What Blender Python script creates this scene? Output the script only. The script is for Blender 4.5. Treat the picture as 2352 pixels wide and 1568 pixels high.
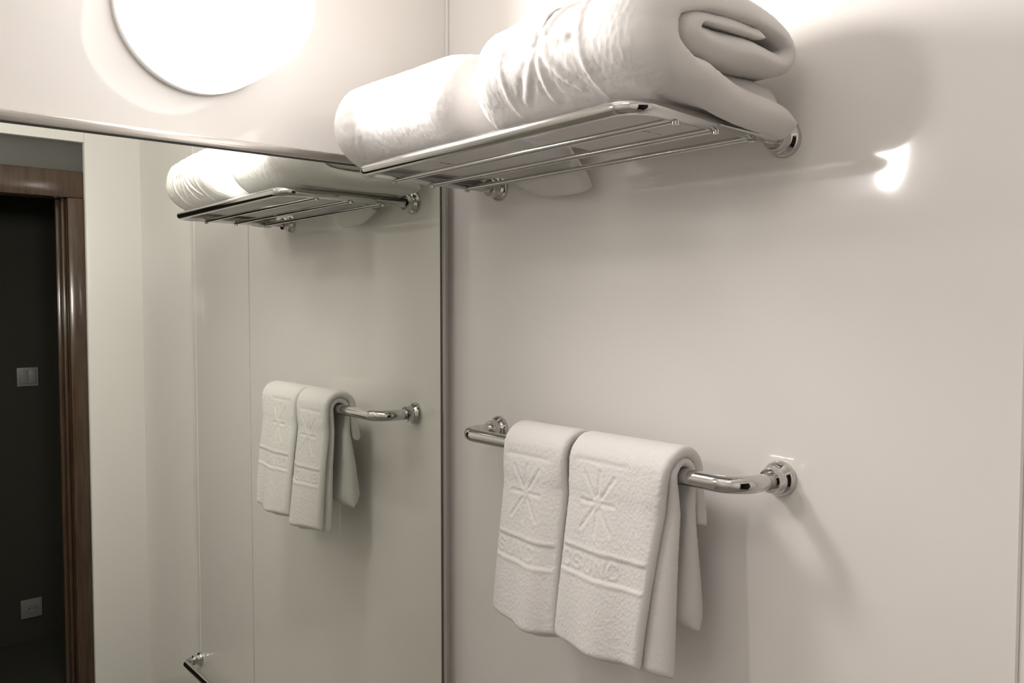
import bpy, bmesh, math, random
import numpy as np
from mathutils import Vector, Matrix

for o in list(bpy.data.objects):
    bpy.data.objects.remove(o, do_unlink=True)
S = bpy.context.scene
COL = S.collection
R = math.radians
rng = np.random.default_rng(7)

# ------------------------------------------------------------------ camera
cd = bpy.data.cameras.new('camera')
cam = bpy.data.objects.new('camera', cd); COL.objects.link(cam)
cd.sensor_width = 36.0
cd.lens = 1882.16 / 2352.0 * 36.0
cd.clip_start = 0.02
cam.location = (1.4019, -0.9976, 1.5344)
yaw, pit = R(40.408), R(2.470)
Fh = Vector((-math.cos(yaw), math.sin(yaw), 0)); Up = Vector((0, 0, 1))
Fd = Fh * math.cos(pit) - Up * math.sin(pit)
cam.rotation_euler = Fd.to_track_quat('-Z', 'Y').to_euler()
S.camera = cam

# ------------------------------------------------------------------ world, exposure
w = bpy.data.worlds.new('world'); S.world = w; w.use_nodes = True
w.node_tree.nodes['Background'].inputs[0].default_value = (1, 0.95, 0.9, 1)
w.node_tree.nodes['Background'].inputs[1].default_value = 0.0
S.view_settings.view_transform = 'Standard'
S.view_settings.look = 'None'
S.view_settings.exposure = 1.34
S.view_settings.gamma = 1.0
S.view_settings.use_curve_mapping = False
LAMP_E = 28.0           # radiance of the front of the opal glass lamps
LAMP_S = 0.65            # radiance of their sides
LAMP_C = (1.0, 0.955, 0.94)

# ------------------------------------------------------------------ materials
def mat(name, col, rough=0.5, metal=0.0, spec=0.5, coat=0.0, sheen=0.0, emit=None):
    m = bpy.data.materials.new(name); m.use_nodes = True
    b = m.node_tree.nodes['Principled BSDF']
    b.inputs['Base Color'].default_value = (*col, 1)
    b.inputs['Roughness'].default_value = rough
    b.inputs['Metallic'].default_value = metal
    b.inputs['Specular IOR Level'].default_value = spec
    b.inputs['Coat Weight'].default_value = coat
    b.inputs['Sheen Weight'].default_value = sheen
    if emit:
        b.inputs['Emission Color'].default_value = (*emit[0], 1)
        b.inputs['Emission Strength'].default_value = emit[1]
    return m

def bump(m, scale, strength, dist, detail=2.0, kind='ShaderNodeTexNoise', stretch=None, prev=None):
    nt = m.node_tree; b = nt.nodes['Principled BSDF']
    tc = nt.nodes.new('ShaderNodeTexCoord'); t = nt.nodes.new(kind)
    t.inputs['Scale'].default_value = scale
    if 'Detail' in t.inputs: t.inputs['Detail'].default_value = detail
    src = tc.outputs['Object']
    if stretch:
        mp = nt.nodes.new('ShaderNodeMapping'); mp.inputs['Scale'].default_value = stretch
        nt.links.new(src, mp.inputs[0]); src = mp.outputs[0]
    nt.links.new(src, t.inputs['Vector'])
    bp = nt.nodes.new('ShaderNodeBump')
    bp.inputs['Strength'].default_value = strength; bp.inputs['Distance'].default_value = dist
    nt.links.new(t.outputs[0], bp.inputs['Height'])
    if prev: nt.links.new(prev.outputs[0], bp.inputs['Normal'])
    nt.links.new(bp.outputs[0], b.inputs['Normal'])
    return bp

def mottle(m, c1, c2, scale, stretch=(1, 1, 1), detail=3):
    nt = m.node_tree; b = nt.nodes['Principled BSDF']
    tc = nt.nodes.new('ShaderNodeTexCoord'); mp = nt.nodes.new('ShaderNodeMapping')
    mp.inputs['Scale'].default_value = stretch
    t = nt.nodes.new('ShaderNodeTexNoise'); t.inputs['Scale'].default_value = scale
    t.inputs['Detail'].default_value = detail
    r = nt.nodes.new('ShaderNodeValToRGB')
    r.color_ramp.elements[0].position = 0.35; r.color_ramp.elements[1].position = 0.65
    r.color_ramp.elements[0].color = (*c1, 1); r.color_ramp.elements[1].color = (*c2, 1)
    nt.links.new(tc.outputs['Object'], mp.inputs[0]); nt.links.new(mp.outputs[0], t.inputs['Vector'])
    nt.links.new(t.outputs[0], r.inputs[0]); nt.links.new(r.outputs[0], b.inputs['Base Color'])

M = {}
M['wall'] = mat('glossy_cream_panel', (0.86, 0.83, 0.795), 0.075, spec=0.5)
bump(M['wall'], 5.0, 0.06, 0.02, 2)
M['wall_plain'] = mat('cream_paint', (0.86, 0.835, 0.80), 0.3)
bump(M['wall_plain'], 8.0, 0.05, 0.02, 2)
M['ceiling'] = mat('white_ceiling_paint', (0.88, 0.86, 0.82), 0.8)
M['floor'] = mat('grey_floor_tile', (0.16, 0.145, 0.13), 0.4)
mottle(M['floor'], (0.30, 0.285, 0.26), (0.38, 0.36, 0.33), 4)
M['towel'] = mat('white_terry', (0.77, 0.747, 0.72), 0.95, spec=0.05, sheen=0.05)
b1 = bump(M['towel'], 420, 0.22, 0.0010, 2)
bump(M['towel'], 1300, 0.4, 0.0006, 1, prev=b1)
M['chrome'] = mat('chrome', (0.60, 0.592, 0.58), 0.08, metal=1.0)
M['steel'] = mat('brushed_aluminium', (0.56, 0.535, 0.50), 0.26, metal=1.0)
bump(M['steel'], 90, 0.12, 0.002, 2, stretch=(8, 0.15, 8))
M['mirror'] = mat('mirror_glass', (0.865, 0.89, 0.83), 0.0, metal=1.0)
M['gasket'] = mat('dark_grey_seal', (0.10, 0.095, 0.085), 0.5)
M['opal'] = mat('opal_glass_lit', (0.9, 0.9, 0.88), 0.3, emit=(LAMP_C, LAMP_E))
M['opal_side'] = mat('opal_glass_lit_rim', (0.9, 0.9, 0.88), 0.3, emit=(LAMP_C, LAMP_S))
nt = M['opal_side'].node_tree      # drum glow dimmed by hand towards the wall, sparing the wall its glare
tc = nt.nodes.new('ShaderNodeTexCoord'); sx = nt.nodes.new('ShaderNodeSeparateXYZ'); mr = nt.nodes.new('ShaderNodeMapRange')
mr.interpolation_type = 'SMOOTHSTEP'
for k, v in ((1, 0.03), (2, 0.17), (3, LAMP_S), (4, 1.7)): mr.inputs[k].default_value = v
nt.links.new(tc.outputs['Object'], sx.inputs[0]); nt.links.new(sx.outputs[0], mr.inputs[0])
nt.links.new(mr.outputs[0], nt.nodes['Principled BSDF'].inputs['Emission Strength'])
M['opal_fill'] = mat('opal_glass_fill_lamp', (0.9, 0.9, 0.88), 0.3, emit=(LAMP_C, 1.8))  # glow of the added ceiling fill lamp
M['lampbase'] = mat('white_enamel', (0.75, 0.73, 0.70), 0.4)
M['wood'] = mat('varnished_brown_wood', (0.08, 0.045, 0.028), 0.2, coat=0.15)
mottle(M['wood'], (0.055, 0.030, 0.018), (0.085, 0.050, 0.030), 14, (6, 6, 0.5))
M['header'] = mat('dark_grey_board', (0.10, 0.098, 0.088), 0.5)
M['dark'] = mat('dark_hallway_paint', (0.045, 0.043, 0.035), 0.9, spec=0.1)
M['plate'] = mat('white_plastic_dimmed', (0.22, 0.212, 0.195), 0.45)  # white plates, with the dimness of the hallway put into the colour
M['plate_dk'] = mat('socket_hole_black', (0.03, 0.03, 0.03), 0.5)
M['seam'] = mat('panel_joint_sealant', (0.60, 0.56, 0.50), 0.4)

# ------------------------------------------------------------------ helpers
def finish(name, me, m, parent=None, smooth=True):
    o = bpy.data.objects.new(name, me); COL.objects.link(o)
    if m: me.materials.append(m)
    if smooth:
        me.polygons.foreach_set('use_smooth', [True] * len(me.polygons))
    if parent is not None: o.parent = parent
    return o

def from_bm(name, bm, m, parent=None, smooth=True, angle=None):
    me = bpy.data.meshes.new(name); bm.normal_update(); bm.to_mesh(me); bm.free()
    o = finish(name, me, m, parent, smooth)
    if angle is not None: me.set_sharp_from_angle(angle=R(angle))
    return o

def box(bm, x0, x1, y0, y1, z0, z1, bev=0.0, seg=2):
    r = bmesh.ops.create_cube(bm, size=1.0)
    vs = r['verts']
    for v in vs:
        v.co = Vector(((x0 + x1) / 2 + v.co.x * (x1 - x0), (y0 + y1) / 2 + v.co.y * (y1 - y0), (z0 + z1) / 2 + v.co.z * (z1 - z0)))
    if bev > 0:
        es = list({e for v in vs for e in v.link_edges})
        bmesh.ops.bevel(bm, geom=es, offset=bev, segments=seg, affect='EDGES', profile=0.5)

def add_tube(bm, pts, r, n=20, caps=True):
    """round tube along a polyline (list of Vector), parallel transport"""
    pts = [Vector(p) for p in pts]
    rings = []; up = None
    for i, p in enumerate(pts):
        a = pts[max(0, i - 1)]; c = pts[min(len(pts) - 1, i + 1)]
        t = (c - a).normalized()
        if up is None:
            up = t.orthogonal().normalized()
        up = (up - t * up.dot(t)).normalized(); side = t.cross(up)
        rr = r[i] if isinstance(r, (list, tuple)) else r
        rings.append([bm.verts.new(p + (up * math.cos(k / n * 2 * math.pi) + side * math.sin(k / n * 2 * math.pi)) * rr) for k in range(n)])
    for a, b in zip(rings, rings[1:]):
        for k in range(n):
            bm.faces.new((a[k], a[(k + 1) % n], b[(k + 1) % n], b[k]))
    if caps:
        bm.faces.new(rings[0][::-1]); bm.faces.new(rings[-1])

def rounded_path(corners, rad, n=12):
    """polyline with rounded inner corners"""
    out = [Vector(corners[0])]
    for a, b, c in zip(corners, corners[1:], corners[2:]):
        a, b, c = Vector(a), Vector(b), Vector(c)
        u = (a - b).normalized(); v = (c - b).normalized()
        ang = u.angle(v); d = rad / math.tan(ang / 2)
        p0 = b + u * d; p1 = b + v * d
        cen = b + (u + v).normalized() * (rad / math.sin(ang / 2))
        r0 = p0 - cen; r1 = p1 - cen; tot = r0.angle(r1)
        for k in range(n + 1):
            t = k / n
            out.append(cen + (r0 * math.sin((1 - t) * tot) + r1 * math.sin(t * tot)) / math.sin(tot))
    out.append(Vector(corners[-1]))
    return out

def add_lathe(bm, prof, origin, axis, n=48):
    """profile = list of (radius, distance along axis)"""
    origin = Vector(origin); ax = Vector(axis).normalized()
    u = ax.orthogonal().normalized(); v = ax.cross(u)
    rings = []
    for r, h in prof:
        if r < 1e-6:
            rings.append([bm.verts.new(origin + ax * h)])
        else:
            rings.append([bm.verts.new(origin + ax * h + (u * math.cos(2 * math.pi * k / n) + v * math.sin(2 * math.pi * k / n)) * r) for k in range(n)])
    for a, b in zip(rings, rings[1:]):
        for k in range(n):
            k2 = (k + 1) % n
            if len(a) == 1 and len(b) == 1: continue
            if len(a) == 1: bm.faces.new((a[0], b[k], b[k2]))
            elif len(b) == 1: bm.faces.new((a[k], b[0], a[k2]))
            else: bm.faces.new((a[k], b[k], b[k2], a[k2]))
    bmesh.ops.recalc_face_normals(bm, faces=bm.faces[:])

def thing(name, label, cat, loc, group=None):
    o = bpy.data.objects.new(name, None); COL.objects.link(o)
    o.location = loc; o.empty_display_size = 0.05
    o['label'] = label; o['category'] = cat
    if group: o['group'] = group
    return o

def tag(o, label, cat, group=None):
    o['label'] = label; o['category'] = cat
    if group: o['group'] = group
    return o

def struct(o, label=None, cat=None):
    o['kind'] = 'structure'
    if label: o['label'] = label
    if cat: o['category'] = cat
    return o

def sbox(name, m, dims, bev=0.0, label=None, cat=None, parent=None):
    bm = bmesh.new(); box(bm, *dims, bev=bev)
    o = from_bm(name, bm, m, parent, smooth=bev > 0, angle=40 if bev > 0 else None)
    if parent is None: struct(o, label, cat)
    return o

# ------------------------------------------------------------------ room shell
XW = 0.027      # face of the mirror wall
XR = 2.14       # face of the wall with the doorway
YB = -2.45      # wall behind the camera
H = 2.50
MIRX = 0.0499   # mirror face
sbox('wall_back', M['wall'], (-0.1, 2.24, 0.0, 0.1, 0, H), label='glossy cream wall carrying the shelf and the towel rail', cat='wall')
sbox('wall_left', M['wall'], (-0.1, XW, YB, 0.0, 0, H), label='glossy cream wall behind the big mirror and lamps', cat='wall')
sbox('wall_front', M['wall_plain'], (-0.1, 2.24, YB - 0.1, YB, 0, H), label='cream wall on the side away from the towel shelf', cat='wall')
sbox('ceiling', M['ceiling'], (-0.1, 2.24, YB - 0.1, 0.1, H, H + 0.1), label='white bathroom ceiling above the lamps', cat='ceiling')
sbox('floor', M['floor'], (-0.1, 2.24, YB - 0.1, 0.1, -0.1, 0), label='grey tiled bathroom floor', cat='floor')
# the doorway wall, opening y -0.20 .. -1.06
bm = bmesh.new()
box(bm, XR, XR + 0.1, -0.20, 0.03, -0.02, H + 0.02, bev=0.008, seg=4)
box(bm, XR, XR + 0.1, YB, -1.06, 0, H)
box(bm, XR, XR + 0.1, -1.06, -0.20, 2.155, H)
struct(from_bm('wall_right', bm, M['wall_plain'], None, True, 30), 'cream wall around the dark doorway, seen in the mirror', 'wall')
# panel joints on the towel wall and the corner bead above the mirror
sbox('trim_1', M['seam'], (1.0862, 1.0892, -0.0015, 0.0, 0, H), label='thin vertical panel joint right of the towel shelf', cat='trim')
sbox('trim_2', M['wall'], (1.546, 1.549, -0.0012, 0.0, 0, H), label='faint vertical panel joint farther along the towel wall', cat='trim')
sbox('trim_3', M['wall_plain'], (XW, XW + 0.006, -0.006, 0.0, 1.81, H), bev=0.002, label='thin white bead in the corner above the mirror', cat='trim')

# doorway lining
door = bpy.data.objects.new('door_1', None); COL.objects.link(door); door.location = (XR, -0.6, 0)
struct(door, 'dark open doorway with varnished brown frame, seen in the mirror', 'doorway')
def dpart(name, m, dims, bev=0.0, label=None):
    d = (dims[0] - XR, dims[1] - XR, dims[2] + 0.6, dims[3] + 0.6, dims[4], dims[5])
    o = sbox(name, m, d, bev, parent=door)
    if label: o['label'] = label
    return o
dpart('door_head_panel', M['header'], (XR + 0.025, XR + 0.07, -1.06, -0.20, 2.045, 2.155), 0.002, 'dark grey board over the door frame')
dpart('door_head', M['wood'], (XR + 0.02, XR + 0.12, -1.06, -0.20, 1.945, 2.045), 0.004)
dpart('door_jamb', M['wood'], (XR + 0.015, XR + 0.12, -0.258, -0.20, 0, 1.945), 0.006)
dpart('door_jamb', M['wood'], (XR + 0.015, XR + 0.12, -1.06, -1.0, 0, 1.945), 0.006)
dpart('door_stop', M['wood'], (XR + 0.055, XR + 0.075, -0.272, -0.258, 0, 1.945), 0.005)
dpart('door_stop', M['wood'], (XR + 0.095, XR + 0.115, -0.283, -0.258, 0, 1.945), 0.005)
# unlit hallway beyond the doorway
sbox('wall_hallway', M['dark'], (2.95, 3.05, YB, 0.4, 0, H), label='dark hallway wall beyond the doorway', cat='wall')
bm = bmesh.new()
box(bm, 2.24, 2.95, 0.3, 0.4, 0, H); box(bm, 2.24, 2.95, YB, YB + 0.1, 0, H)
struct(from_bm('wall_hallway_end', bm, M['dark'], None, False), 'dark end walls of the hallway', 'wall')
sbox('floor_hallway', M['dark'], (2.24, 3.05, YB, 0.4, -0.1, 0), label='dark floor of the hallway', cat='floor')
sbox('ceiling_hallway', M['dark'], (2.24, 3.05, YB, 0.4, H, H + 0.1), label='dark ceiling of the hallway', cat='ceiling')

# ------------------------------------------------------------------ wall lamps
YL, ZL = -0.5107, 2.008
def make_lamp(y, label):
    t = thing('wall_lamp', label, 'lamp', (XW, y, ZL), 'round opal lamps on the mirror wall')
    bm = bmesh.new()
    add_lathe(bm, [(0, 0), (0.124, 0), (0.1275, 0.003), (0.1275, 0.010), (0.124, 0.013), (0, 0.013)], (0, 0, 0), (1, 0, 0), 96)
    from_bm('base_plate', bm, M['lampbase'], t, True, 35)
    rf, d = 0.016, 0.184
    prof = [(0, 0.014), (0.120, 0.014), (0.1265, 0.017), (0.1285, 0.022)]
    for k in range(1, 6): prof.append((0.1285 + 0.0012 * math.sin(k / 6 * math.pi), 0.022 + (d - rf - 0.022) * k / 6))
    for k in range(9):
        a = k / 8 * math.pi / 2
        prof.append((0.1285 - rf + rf * math.cos(a), d - rf + rf * math.sin(a)))
    prof += [(0.06, d + 0.002), (0.0, d + 0.0025)]
    bm = bmesh.new(); add_lathe(bm, prof, (0, 0, 0), (1, 0, 0), 96)
    g = from_bm('glass_shade', bm, M['opal'], t); g.data.materials.append(M['opal_side'])
    for p in g.data.polygons: p.material_index = 0 if p.normal.x > 0.965 else 1
    g['label'] = 'glowing white opal glass drum'
    return t
lamp = make_lamp(YL, 'round glowing white lamp on the wall above the mirror, beside the shelf')
lamp2 = lamp.copy(); COL.objects.link(lamp2)
lamp2.location = (XW, -1.545, ZL)
lamp2['label'] = 'second round white lamp farther along the mirror wall, its glow streaked on the glossy wall'
for ch in list(lamp.children):
    c = ch.copy(); COL.objects.link(c); c.parent = lamp2

t = thing('added_fill_lamp', 'unseen round opal lamp added to the bathroom ceiling as fill light', 'lamp', (1.15, -1.25, H))  # lamp added out of view to lift the general brightness
bm = bmesh.new(); add_lathe(bm, [(0, 0), (0.215, 0), (0.215, 0.018), (0.20, 0.022), (0, 0.022)], (0, 0, 0), (0, 0, -1), 64)
from_bm('base_plate', bm, M['lampbase'], t, True, 35)
bm = bmesh.new(); add_lathe(bm, [(0.0, 0.022), (0.20, 0.022), (0.205, 0.035), (0.195, 0.055), (0.15, 0.075), (0.08, 0.086), (0, 0.09)], (0, 0, 0), (0, 0, -1), 64)
from_bm('glass_shade', bm, M['opal_fill'], t)  # shade of the added fill lamp

# ------------------------------------------------------------------ mirror
MY0, MY1, MZ0, MZ1 = -2.20, -0.036, 0.66, 1.7925
mir = thing('wall_mirror', 'large frameless-looking mirror with slim aluminium edge on the left wall', 'mirror', (XW, -1.1, MZ0))
def mpart(name, m, dims, bev=0.0):
    d = (dims[0] - XW, dims[1] - XW, dims[2] + 1.1, dims[3] + 1.1, dims[4] - MZ0, dims[5] - MZ0)
    return sbox(name, m, d, bev, parent=mir)
mpart('mirror_glass', M['mirror'], (XW + 0.001, MIRX, MY0, MY1, MZ0, MZ1))
mpart('seal', M['gasket'], (MIRX - 0.004, MIRX + 0.0012, MY0, MY1 + 0.002, MZ1, MZ1 + 0.0022))
mpart('top_rail', M['steel'], (XW + 0.001, MIRX + 0.006, MY0, MY1 + 0.014, MZ1 + 0.0022, MZ1 + 0.0185), 0.0022)
mpart('seal', M['gasket'], (MIRX - 0.004, MIRX + 0.001, MY1, MY1 + 0.0035, MZ0, MZ1))
mpart('side_rail', M['steel'], (XW + 0.001, MIRX + 0.002, MY1 + 0.0035, MY1 + 0.0125, MZ0, MZ1 + 0.0022), 0.0015)
mpart('bottom_rail', M['steel'], (XW + 0.001, MIRX + 0.006, MY0, MY1 + 0.014, MZ0 - 0.0185, MZ0), 0.0022)
mpart('seal', M['gasket'], (XW + 0.0005, XW + 0.010, MY1 + 0.0125, MY1 + 0.020, MZ0, MZ1 + 0.0022))

# ------------------------------------------------------------------ chrome shelf and rails
def add_flange(bm, x, z, rbar, sc=1.0):
    prof = [(0, 0), (0.0245, 0), (0.0245, 0.003), (0.0235, 0.007), (0.0205, 0.011), (0.0175, 0.014),
            (0.0170, 0.016), (0.0170, 0.026), (0.0160, 0.028), (rbar, 0.028), (0, 0.028)]
    add_lathe(bm, [(r * sc, h * sc) for r, h in prof], (x, 0, z), (0, -1, 0), 48)

XL, WID, ZS, DS, RS = 0.195, 0.60, 1.7568, 0.304, 0.0095
shelf = thing('towel_shelf', 'chrome tube shelf on the wall carrying two folded white towels', 'shelf', (XL + WID / 2, 0, ZS))
hw = WID / 2
bm = bmesh.new()
add_tube(bm, rounded_path([(-hw, -0.004, 0), (-hw, -DS, 0), (hw, -DS, 0), (hw, -0.004, 0)], 0.032, 14), RS, 24)
from_bm('frame', bm, M['chrome'], shelf)
for v in (0.232, 0.155, 0.078):
    bm = bmesh.new()
    add_tube(bm, [(-hw, -v, -0.007), (hw, -v, -0.007)], 0.0042, 14)
    for s in (-1, 1):      # little welded stubs under the side tubes
        add_tube(bm, [(s * hw, -v, -0.004), (s * hw, -v, -0.0125), (s * hw, -v, -0.0135)], [0.0048, 0.0048, 0.0035], 14)
    from_bm('rod', bm, M['chrome'], shelf, True, 50)
for s in (-1, 1):
    bm = bmesh.new(); add_flange(bm, s * hw, 0, RS); from_bm('flange', bm, M['chrome'], shelf, True, 40)

ZR, DR, RR = 1.30, 0.0917, 0.0118
def make_rail(name, label, cat, loc, wid, dr, bend):
    t = thing(name, label, cat, loc); h = wid / 2
    bm = bmesh.new()
    add_tube(bm, rounded_path([(-h, -0.004, 0), (-h, -dr, 0), (h, -dr, 0), (h, -0.004, 0)], bend, 14), RR, 28)
    from_bm('bar', bm, M['chrome'], t)
    for s in (-1, 1):
        bm = bmesh.new(); add_flange(bm, s * h, 0, RR); from_bm('flange', bm, M['chrome'], t, True, 40)
    return t
make_rail('towel_rail', 'chrome towel rail holding two white hand towels below the shelf', 'towel rail', (XL + hw, 0, ZR), WID, DR, 0.040)
make_rail('grab_rail', 'small chrome rail low on the wall, at the bottom edge of the mirror reflection', 'rail', (1.547 - 0.2, 0, 0.305), 0.40, 0.055, 0.02)

# ------------------------------------------------------------------ towels
def resample(pts, step):
    """smooth closed-form Catmull-Rom through control points, resampled by arc length"""
    P = np.array(pts, float)
    P = np.vstack([2 * P[0] - P[1], P, 2 * P[-1] - P[-2]])
    out = []
    for i in range(1, len(P) - 2):
        p0, p1, p2, p3 = P[i - 1], P[i], P[i + 1], P[i + 2]
        for t in np.linspace(0, 1, 24, endpoint=False):
            out.append(0.5 * ((2 * p1) + (-p0 + p2) * t + (2 * p0 - 5 * p1 + 4 * p2 - p3) * t * t + (-p0 + 3 * p1 - 3 * p2 + p3) * t ** 3))
    out.append(P[-2]); out = np.array(out)
    d = np.r_[0, np.cumsum(np.linalg.norm(np.diff(out[:, :2], axis=0), axis=1))]
    n = max(8, int(d[-1] / step)); s = np.linspace(0, d[-1], n)
    return s, np.stack([np.interp(s, d, out[:, k]) for k in range(out.shape[1])], 1)

def waves(seed, n=10, fmin=10, fmax=60):
    g = np.random.default_rng(seed)
    k = g.normal(size=(n, 3)); k /= np.linalg.norm(k, axis=1)[:, None]
    f = np.exp(g.uniform(math.log(fmin), math.log(fmax), n)); ph = g.uniform(0, 6.28, n)
    a = (fmin / f) ** 0.8; a /= a.sum() ** 0.5
    def fn(P):
        return (np.sin(P @ (k * f[:, None]).T + ph) * a).sum(1) / 1.6
    return fn

def ribbon(name, m, parent, pts, x0f, x1f, step=0.0025, dx=0.0025, relief=None, deform=None, arc=10, fuzz=0.0003, seed=1):
    """thick cloth swept along a path in the (distance from wall, height) plane.
    pts rows: (v, z, thickness)"""
    s, P = resample(pts, step); N = len(s); L = s[-1]
    T = np.gradient(P[:, :2], axis=0); T /= np.linalg.norm(T, axis=1)[:, None] + 1e-12
    Nn = np.stack([T[:, 1], -T[:, 0]], 1)
    h = P[:, 2] / 2
    e = np.minimum(s, L - s) / h; e = np.clip(e, 0.02, 1)
    he = h * np.sqrt(1 - (1 - e) ** 2) + 1e-4
    X0 = np.array([x0f(a, L) for a in s]); X1 = np.array([x1f(a, L) for a in s])
    nx = max(12, int((X1 - X0).max() / dx)); nxi = max(8, nx // 2)
    rows = []; ss = []; xs = []; outer = []
    a1 = np.linspace(math.pi / 2, -math.pi / 2, arc + 2)[1:-1]
    for i in range(N):
        hi = he[i]; x0, x1 = X0[i], X1[i]
        xo = np.linspace(x0 + h[i], x1 - h[i], nx); xi = np.linspace(x1 - h[i], x0 + h[i], nxi)
        xx = np.r_[xo, x1 - h[i] + h[i] * np.cos(a1), xi, x0 + h[i] - h[i] * np.cos(a1)]
        nn = np.r_[np.full(nx, hi), hi * np.sin(a1), np.full(nxi, -hi), -hi * np.sin(a1)]
        rows.append(np.stack([xx, nn], 1)); 
    A = np.array(rows); Mn = A.shape[1]
    off = A[:, :, 1].copy(); xx = A[:, :, 0]
    if relief is not None:
        rel = relief(np.repeat(s[:, None], nx, 1), xx[:, :nx], P, L)
        off[:, :nx] += rel
    V = P[:, 0][:, None] + Nn[:, 0][:, None] * off
    Z = P[:, 1][:, None] + Nn[:, 1][:, None] * off
    co = np.stack([xx, -V, Z], 2).reshape(-1, 3)
    nd = np.stack([np.zeros_like(V), -Nn[:, 0][:, None] * np.sign(off), Nn[:, 1][:, None] * np.sign(off)], 2).reshape(-1, 3)
    if deform: co = deform(co, np.repeat(s, Mn), L, nd)
    g = np.random.default_rng(seed); co = co + nd * g.normal(size=(len(co), 1)) * fuzz
    idx = np.arange(N * Mn).reshape(N, Mn); nxt = np.roll(idx, -1, 1)
    q = np.stack([idx[:-1], nxt[:-1], nxt[1:], idx[1:]], 2).reshape(-1, 4)
    me = bpy.data.meshes.new(name)
    caps = [list(map(int, idx[0][::-1])), list(map(int, idx[-1]))]
    me.from_pydata(co.tolist(), [], q.tolist() + caps)
    me.update()
    bm = bmesh.new(); bm.from_mesh(me); bmesh.ops.recalc_face_normals(bm, faces=bm.faces[:]); bm.to_mesh(me); bm.free()
    return finish(name, me, m, parent)

def seg_dist(X, Y, segs):
    D = np.full(X.shape, 9.0)
    for ax, ay, bx, by in segs:
        dx, dy = bx - ax, by - ay; l2 = dx * dx + dy * dy + 1e-12
        t = np.clip(((X - ax) * dx + (Y - ay) * dy) / l2, 0, 1)
        D = np.minimum(D, np.hypot(X - ax - t * dx, Y - ay - t * dy))
    return D

def star(cx, cy, r0, r1, sx=1.0, sy=1.0):
    g = []
    for k in range(8):
        a = k * math.pi / 4
        f = 1.0 if k % 2 == 0 else 1.28
        g.append((cx + r0 * sx * math.cos(a), cy + r0 * sy * math.sin(a), cx + r1 * sx * f * math.cos(a), cy + r1 * sy * f * math.sin(a)))
    return g

GLY = {
 'S': [(1, .85), (.75, 1), (.25, 1), (0, .85), (0, .62), (.25, .52), (.75, .48), (1, .36), (1, .15), (.75, 0), (.25, 0), (0, .15)],
 'U': [(0, 1), (0, .25), (.25, 0), (.75, 0), (1, .25), (1, 1)],
 'N': [(0, 0), (0, 1), (1, 0), (1, 1)],
 'C': [(1, .82), (.75, 1), (.25, 1), (0, .75), (0, .25), (.25, 0), (.75, 0), (1, .18)],
 '.': [(.0, .0), (.05, .05)],
}
def text(word, x, y, hgt, wid, gap):
    g = []
    for ch in word:
        p = GLY[ch]
        for (a, b), (c, d) in zip(p, p[1:]):
            g.append((x + a * wid, y + b * hgt, x + c * wid, y + d * hgt))
        x += (wid if ch != '.' else 0.002) + gap
    return g

# --- the two towels folded on the shelf -------------------------------------------------
ZT = ZS + RS + 0.0015          # underside of the towels on the front tube
def zz(rows, k=1.0): return [(v, ZT + z * k, t * k) for v, z, t in rows]

def shelf_towel(name, label, x0, x1, pts, star_x, star_s, seed, rot, flap, left_pull, right_pull, depth):
    t = thing(name, label, 'towel', (0, 0, 0), 'folded towels on the shelf')
    wv = waves(seed, 12, 14, 70); wl = waves(seed + 5, 8, 6, 14)
    wx = waves(seed + 9, 6, 9, 25)
    def relief(s, x, P, L):
        D = seg_dist(x, s, star(star_x, star_s, 0.014, 0.050))
        r = 0.0010 * np.exp(-(D / 0.0042) ** 2) - 0.0010 * np.exp(-((D - 0.0085) / 0.0035) ** 2)
        fr = 0.070
        B = seg_dist(x, s, [(star_x - fr, star_s - fr, star_x + fr, star_s - fr), (star_x + fr, star_s - fr, star_x + fr, star_s + fr),
                            (star_x + fr, star_s + fr, star_x - fr, star_s + fr), (star_x - fr, star_s + fr, star_x - fr, star_s - fr)])
        r += 0.0013 * np.exp(-(B / 0.0040) ** 2)
        return r * depth
    def deform(co, s, L, nd):
        v = -co[:, 1]; z = co[:, 2]; x = co[:, 0]
        xm = (x0 + x1) / 2
        low = np.clip((z - ZT) / 0.05, 0, 1)
        c = co.copy()
        c += nd * (wv(co) * 0.0022)[:, None]
        c[:, 2] += wl(co * np.array([1, 1, 0.2])) * 0.006 * low
        f = np.clip((v - 0.12) / 0.15, 0, 1)
        # rounded plan corners of the fold at the front
        dl = np.clip(1 - (x - x0) / 0.06, 0, 1); dr = np.clip(1 - (x1 - x) / 0.06, 0, 1)
        dl = np.sqrt(1.6 * (1 - np.sqrt(1 - dl ** 2 * 0.98))); dr = np.sqrt(1.6 * (1 - np.sqrt(1 - dr ** 2 * 0.98)))
        c[:, 1] += f * (left_pull * dl ** 2 + right_pull * dr ** 2)
        dz = (dl ** 2 * abs(left_pull) + dr ** 2 * abs(right_pull)) * 0.6
        c[:, 2] -= dz * low * np.clip((z - ZT - 0.05) / 0.08, 0, 1)
        c[:, 0] += wx(np.stack([s * 3, s * 0 + seed, z * 0], 1)) * 0.006 * np.sign(x - xm)
        c[:, 1] -= rot * (x - xm) * -1.0
        # back edge that droops between the last rod and the wall
        if flap is not None:
            c[:, 2] += flap(x, s)
        c[:, 2] = np.where((v > 0.075) & (x < 0.801), np.maximum(c[:, 2], ZT + 0.0003), c[:, 2])
        c[:, 1] = np.minimum(c[:, 1], -0.0025)
        return c
    ribbon('terry_cloth', M['towel'], t, pts, lambda s, L: x0, lambda s, L: x1, 0.0026, 0.0028, relief, deform, seed=seed)
    return t

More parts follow.
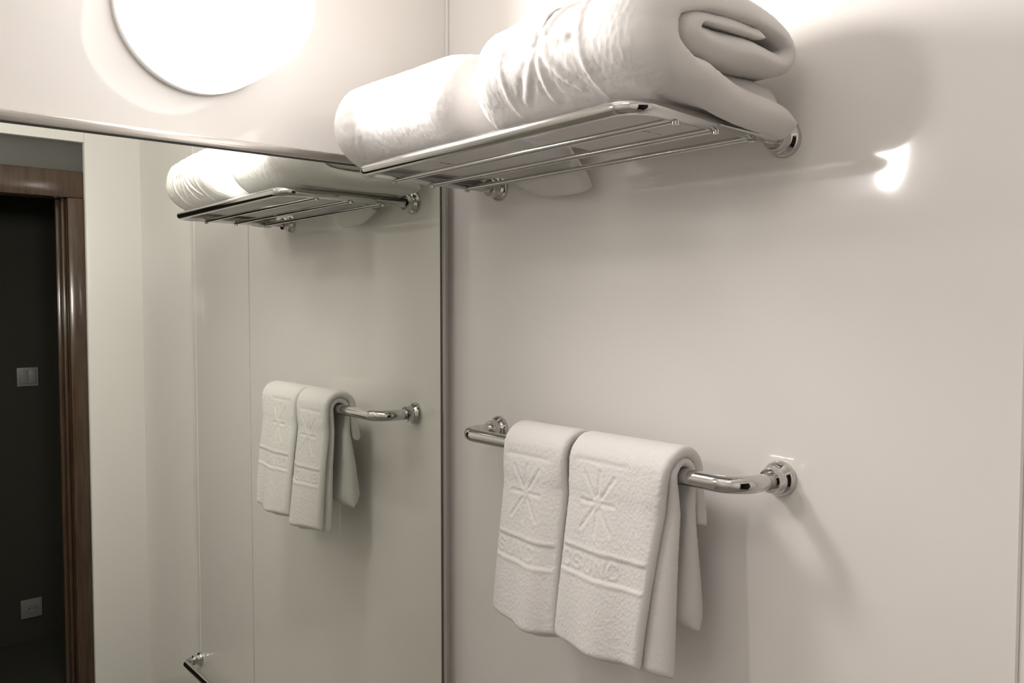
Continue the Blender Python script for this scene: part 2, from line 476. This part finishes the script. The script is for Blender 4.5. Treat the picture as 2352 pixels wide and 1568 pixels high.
def flapA(x, s):
    a = np.clip((x - 0.22) / 0.16, 0, 1); a = a * a * (3 - 2 * a)
    b = np.clip((0.505 - x) / 0.07, 0, 1); b = np.sqrt(np.clip(1 - (1 - b) ** 2, 0, 1))
    amt = a * (0.25 + 0.75 * b)
    return -0.052 * amt * np.clip(1 - s / 0.055, 0, 1) ** 0.8
def flapB(x, s):
    a = np.clip((x - 0.800) / 0.016, 0, 1) ** 2
    return -0.028 * a * np.clip(1 - s / 0.20, 0, 1) ** 0.7

ptsA = zz([(0.030, 0.010, 0.024), (0.062, 0.016, 0.028), (0.12, 0.0165, 0.032), (0.22, 0.0165, 0.032), (0.265, 0.022, 0.033),
           (0.296, 0.045, 0.033), (0.303, 0.078, 0.033), (0.286, 0.114, 0.033), (0.235, 0.129, 0.033), (0.16, 0.132, 0.033),
           (0.075, 0.126, 0.033), (0.044, 0.113, 0.031), (0.046, 0.097, 0.029), (0.080, 0.095, 0.029), (0.16, 0.097, 0.030),
           (0.225, 0.097, 0.028), (0.255, 0.086, 0.026), (0.256, 0.066, 0.026), (0.232, 0.053, 0.032), (0.17, 0.051, 0.034), (0.09, 0.049, 0.032), (0.052, 0.048, 0.026)])
ptsB = zz([(0.036, 0.024, 0.046), (0.080, 0.0245, 0.049), (0.13, 0.0245, 0.049), (0.22, 0.0245, 0.048), (0.275, 0.029, 0.044),
           (0.307, 0.050, 0.038), (0.313, 0.074, 0.035), (0.301, 0.103, 0.034), (0.25, 0.119, 0.034), (0.17, 0.123, 0.034),
           (0.090, 0.120, 0.034), (0.052, 0.106, 0.034), (0.046, 0.086, 0.034), (0.064, 0.071, 0.035), (0.11, 0.069, 0.038), (0.18, 0.069, 0.040),
           (0.245, 0.071, 0.036), (0.272, 0.082, 0.024), (0.262, 0.097, 0.016), (0.22, 0.0985, 0.016), (0.17, 0.0995, 0.017), (0.12, 0.098, 0.014)])
shelf_towel('bath_towel', 'folded white bath towel at the left end of the shelf, nearest the mirror', 0.118, 0.466, ptsA, 0.235, 0.300, 11, 0.02, flapA, 0.024, 0.045, 0.5)
shelf_towel('bath_towel', 'thicker folded white bath towel at the right of the shelf with embossed star emblem', 0.507, 0.838, ptsB, 0.666, 0.306, 23, 0.0, flapB, 0.032, 0.022, 1.5)

# --- the two hand towels on the rail -----------------------------------------------------
def hand_towel(label, x0, x1, star_x, star_z, band_z, word, word_x, seed, hem, wob, taper):
    t = thing('hand_towel', label, 'towel', (0, 0, 0), 'hand towels on the rail')
    wv = waves(seed, 12, 14, 80)
    v0 = DR
    outer = [(v0 + 0.066, hem, 0.018), (v0 + 0.060, hem + 0.06, 0.017), (v0 + 0.050, hem + 0.14, 0.016), (v0 + 0.040, hem + 0.21, 0.016)]
    ro = RR + 0.0145 + 0.008
    outer.append((v0 + ro + 0.004, ZR - 0.03, 0.016))
    for k in range(9):
        a = k / 8 * math.pi
        outer.append((v0 + ro * math.cos(a), ZR + ro * math.sin(a), 0.016))
    outer += [(v0 - ro - 0.003, ZR - 0.03, 0.018), (v0 - ro - 0.012, ZR - 0.075, 0.022)]
    ri = RR + 0.0024 + 0.0062
    inner = [(v0 + 0.044, hem - 0.010, 0.028), (v0 + 0.038, hem + 0.05, 0.025), (v0 + 0.032, hem + 0.12, 0.021), (v0 + 0.025, hem + 0.19, 0.016)]
    inner.append((v0 + ri + 0.001, ZR - 0.03, 0.0125))
    for k in range(9):
        a = k / 8 * math.pi
        inner.append((v0 + ri * math.cos(a), ZR + ri * math.sin(a), 0.0122))
    inner += [(v0 - ri - 0.001, ZR - 0.03, 0.0135), (v0 - 0.0225, ZR - 0.07, 0.020), (v0 - 0.028, ZR - 0.14, 0.040), (v0 - 0.030, ZR - 0.20, 0.058), (v0 - 0.031, hem + 0.040, 0.068)]
    segs = star(star_x, star_z, 0.011, 0.038, 0.85, 1.15)
    tx = text(word, word_x, band_z - 0.0105, 0.020, 0.014, 0.009)
    def relief(s, x, P, L):
        Z = np.repeat(P[:, 1][:, None], x.shape[1], 1); front = (np.repeat(P[:, 0][:, None], x.shape[1], 1) > v0)
        D = seg_dist(x, Z, segs)
        r = -0.0013 * np.exp(-(D / 0.0024) ** 2) + 0.0004 * np.exp(-((D - 0.006) / 0.003) ** 2)
        hw_ = 0.048
        F = seg_dist(x, Z, [(star_x - hw_, star_z + 0.058, star_x + hw_, star_z + 0.058)])
        r -= 0.0012 * np.exp(-(F / 0.003) ** 2)
        inside = np.clip((0.0175 - np.abs(Z - band_z)) / 0.002, 0, 1)
        r -= 0.0012 * inside
        for zb in (band_z - 0.0175, band_z + 0.0175):
            r += 0.0012 * np.exp(-((Z - zb - math.copysign(0.003, zb - band_z)) / 0.003) ** 2)
        Dt = seg_dist(x, Z, tx)
        r += 0.0012 * np.exp(-(Dt / 0.0022) ** 2)
        return r * front
    def deform(co, s, L, nd):
        c = co.copy(); x = co[:, 0]; z = co[:, 2]; v = -co[:, 1]
        dn = np.clip((ZR - z) / 0.27, 0, 1.1)
        c += nd * (wv(co) * 0.0013 * np.clip(dn * 2, 0.15, 1))[:, None]
        fr = v > v0
        xm = (x0 + x1) / 2; u = (x - x0) / (x1 - x0)
        wave = 0.006 * np.sin(u * 7.0 + wob) + 0.003 * np.sin(u * 15.0 + wob * 2)
        c[:, 1] += np.where(fr, wave * dn ** 1.5, wave * 0.35 * dn ** 1.5)
        # the side folds round away towards the bar
        dl = np.clip(1 - (x - x0) / 0.028, 0, 1); dr = np.clip(1 - (x1 - x) / 0.045, 0, 1)
        c[:, 1] += np.where(fr, 0.006 * dl ** 2 + 0.011 * dr ** 2, -0.002 * (dl ** 2 + dr ** 2)) * np.clip((ZR - z) / 0.05, 0, 1)
        c[:, 2] += np.where(fr, 0.003 * np.sin(u * 6 + wob), 0.004 * np.sin(u * 5 - wob)) * dn ** 2
        c[:, 0] += (x - xm) * 0.06 * dn ** 2
        c[:, 1] = np.minimum(c[:, 1], -0.003)
        return c
    ribbon('outer_layer', M['towel'], t, outer, lambda s, L: x0, lambda s, L: x1 - 0.85 * taper * max(0.0, 1 - s / 0.30) ** 0.8, 0.0019, 0.0018, relief, deform, seed=seed)
    ribbon('inner_layer', M['towel'], t, inner, lambda s, L: x0 + 0.004, lambda s, L: x1 - 0.002, 0.003, 0.003, None, deform, seed=seed + 1)
    return t
hand_towel('narrow white hand towel at the left of the rail, nearest the mirror', 0.362, 0.507, 0.428, 1.236, 1.146, '.SUNC', 0.364, 31, 1.030, 0.6, 0.006)
hand_towel('wider white hand towel at the right of the rail, beside the bare chrome bend', 0.517, 0.708, 0.586, 1.248, 1.160, 'CSUNC', 0.527, 47, 1.036, 2.2, 0.038)

# ------------------------------------------------------------------ switch and socket in the dark hallway
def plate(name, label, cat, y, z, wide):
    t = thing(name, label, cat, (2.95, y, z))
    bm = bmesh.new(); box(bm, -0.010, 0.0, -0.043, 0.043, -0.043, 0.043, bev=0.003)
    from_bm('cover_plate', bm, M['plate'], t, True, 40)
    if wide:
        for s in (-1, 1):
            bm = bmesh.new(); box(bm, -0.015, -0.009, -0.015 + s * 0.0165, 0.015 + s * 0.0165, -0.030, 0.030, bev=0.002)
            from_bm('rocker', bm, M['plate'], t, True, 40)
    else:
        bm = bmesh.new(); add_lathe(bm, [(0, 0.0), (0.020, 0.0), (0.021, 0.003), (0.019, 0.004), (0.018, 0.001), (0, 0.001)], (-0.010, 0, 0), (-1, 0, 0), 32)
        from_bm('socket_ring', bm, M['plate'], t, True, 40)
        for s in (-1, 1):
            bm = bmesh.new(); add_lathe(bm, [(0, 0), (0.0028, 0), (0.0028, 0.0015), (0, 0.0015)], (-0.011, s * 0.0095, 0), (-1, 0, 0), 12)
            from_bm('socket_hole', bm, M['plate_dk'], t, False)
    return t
plate('light_switch', 'white square light switch, shade painted in as grey, at hand height in the dark doorway', 'switch', -0.268, 1.214, True)
plate('power_socket', 'white square power socket, shade painted in as grey, near the floor in the dark doorway', 'socket', -0.276, 0.152, False)
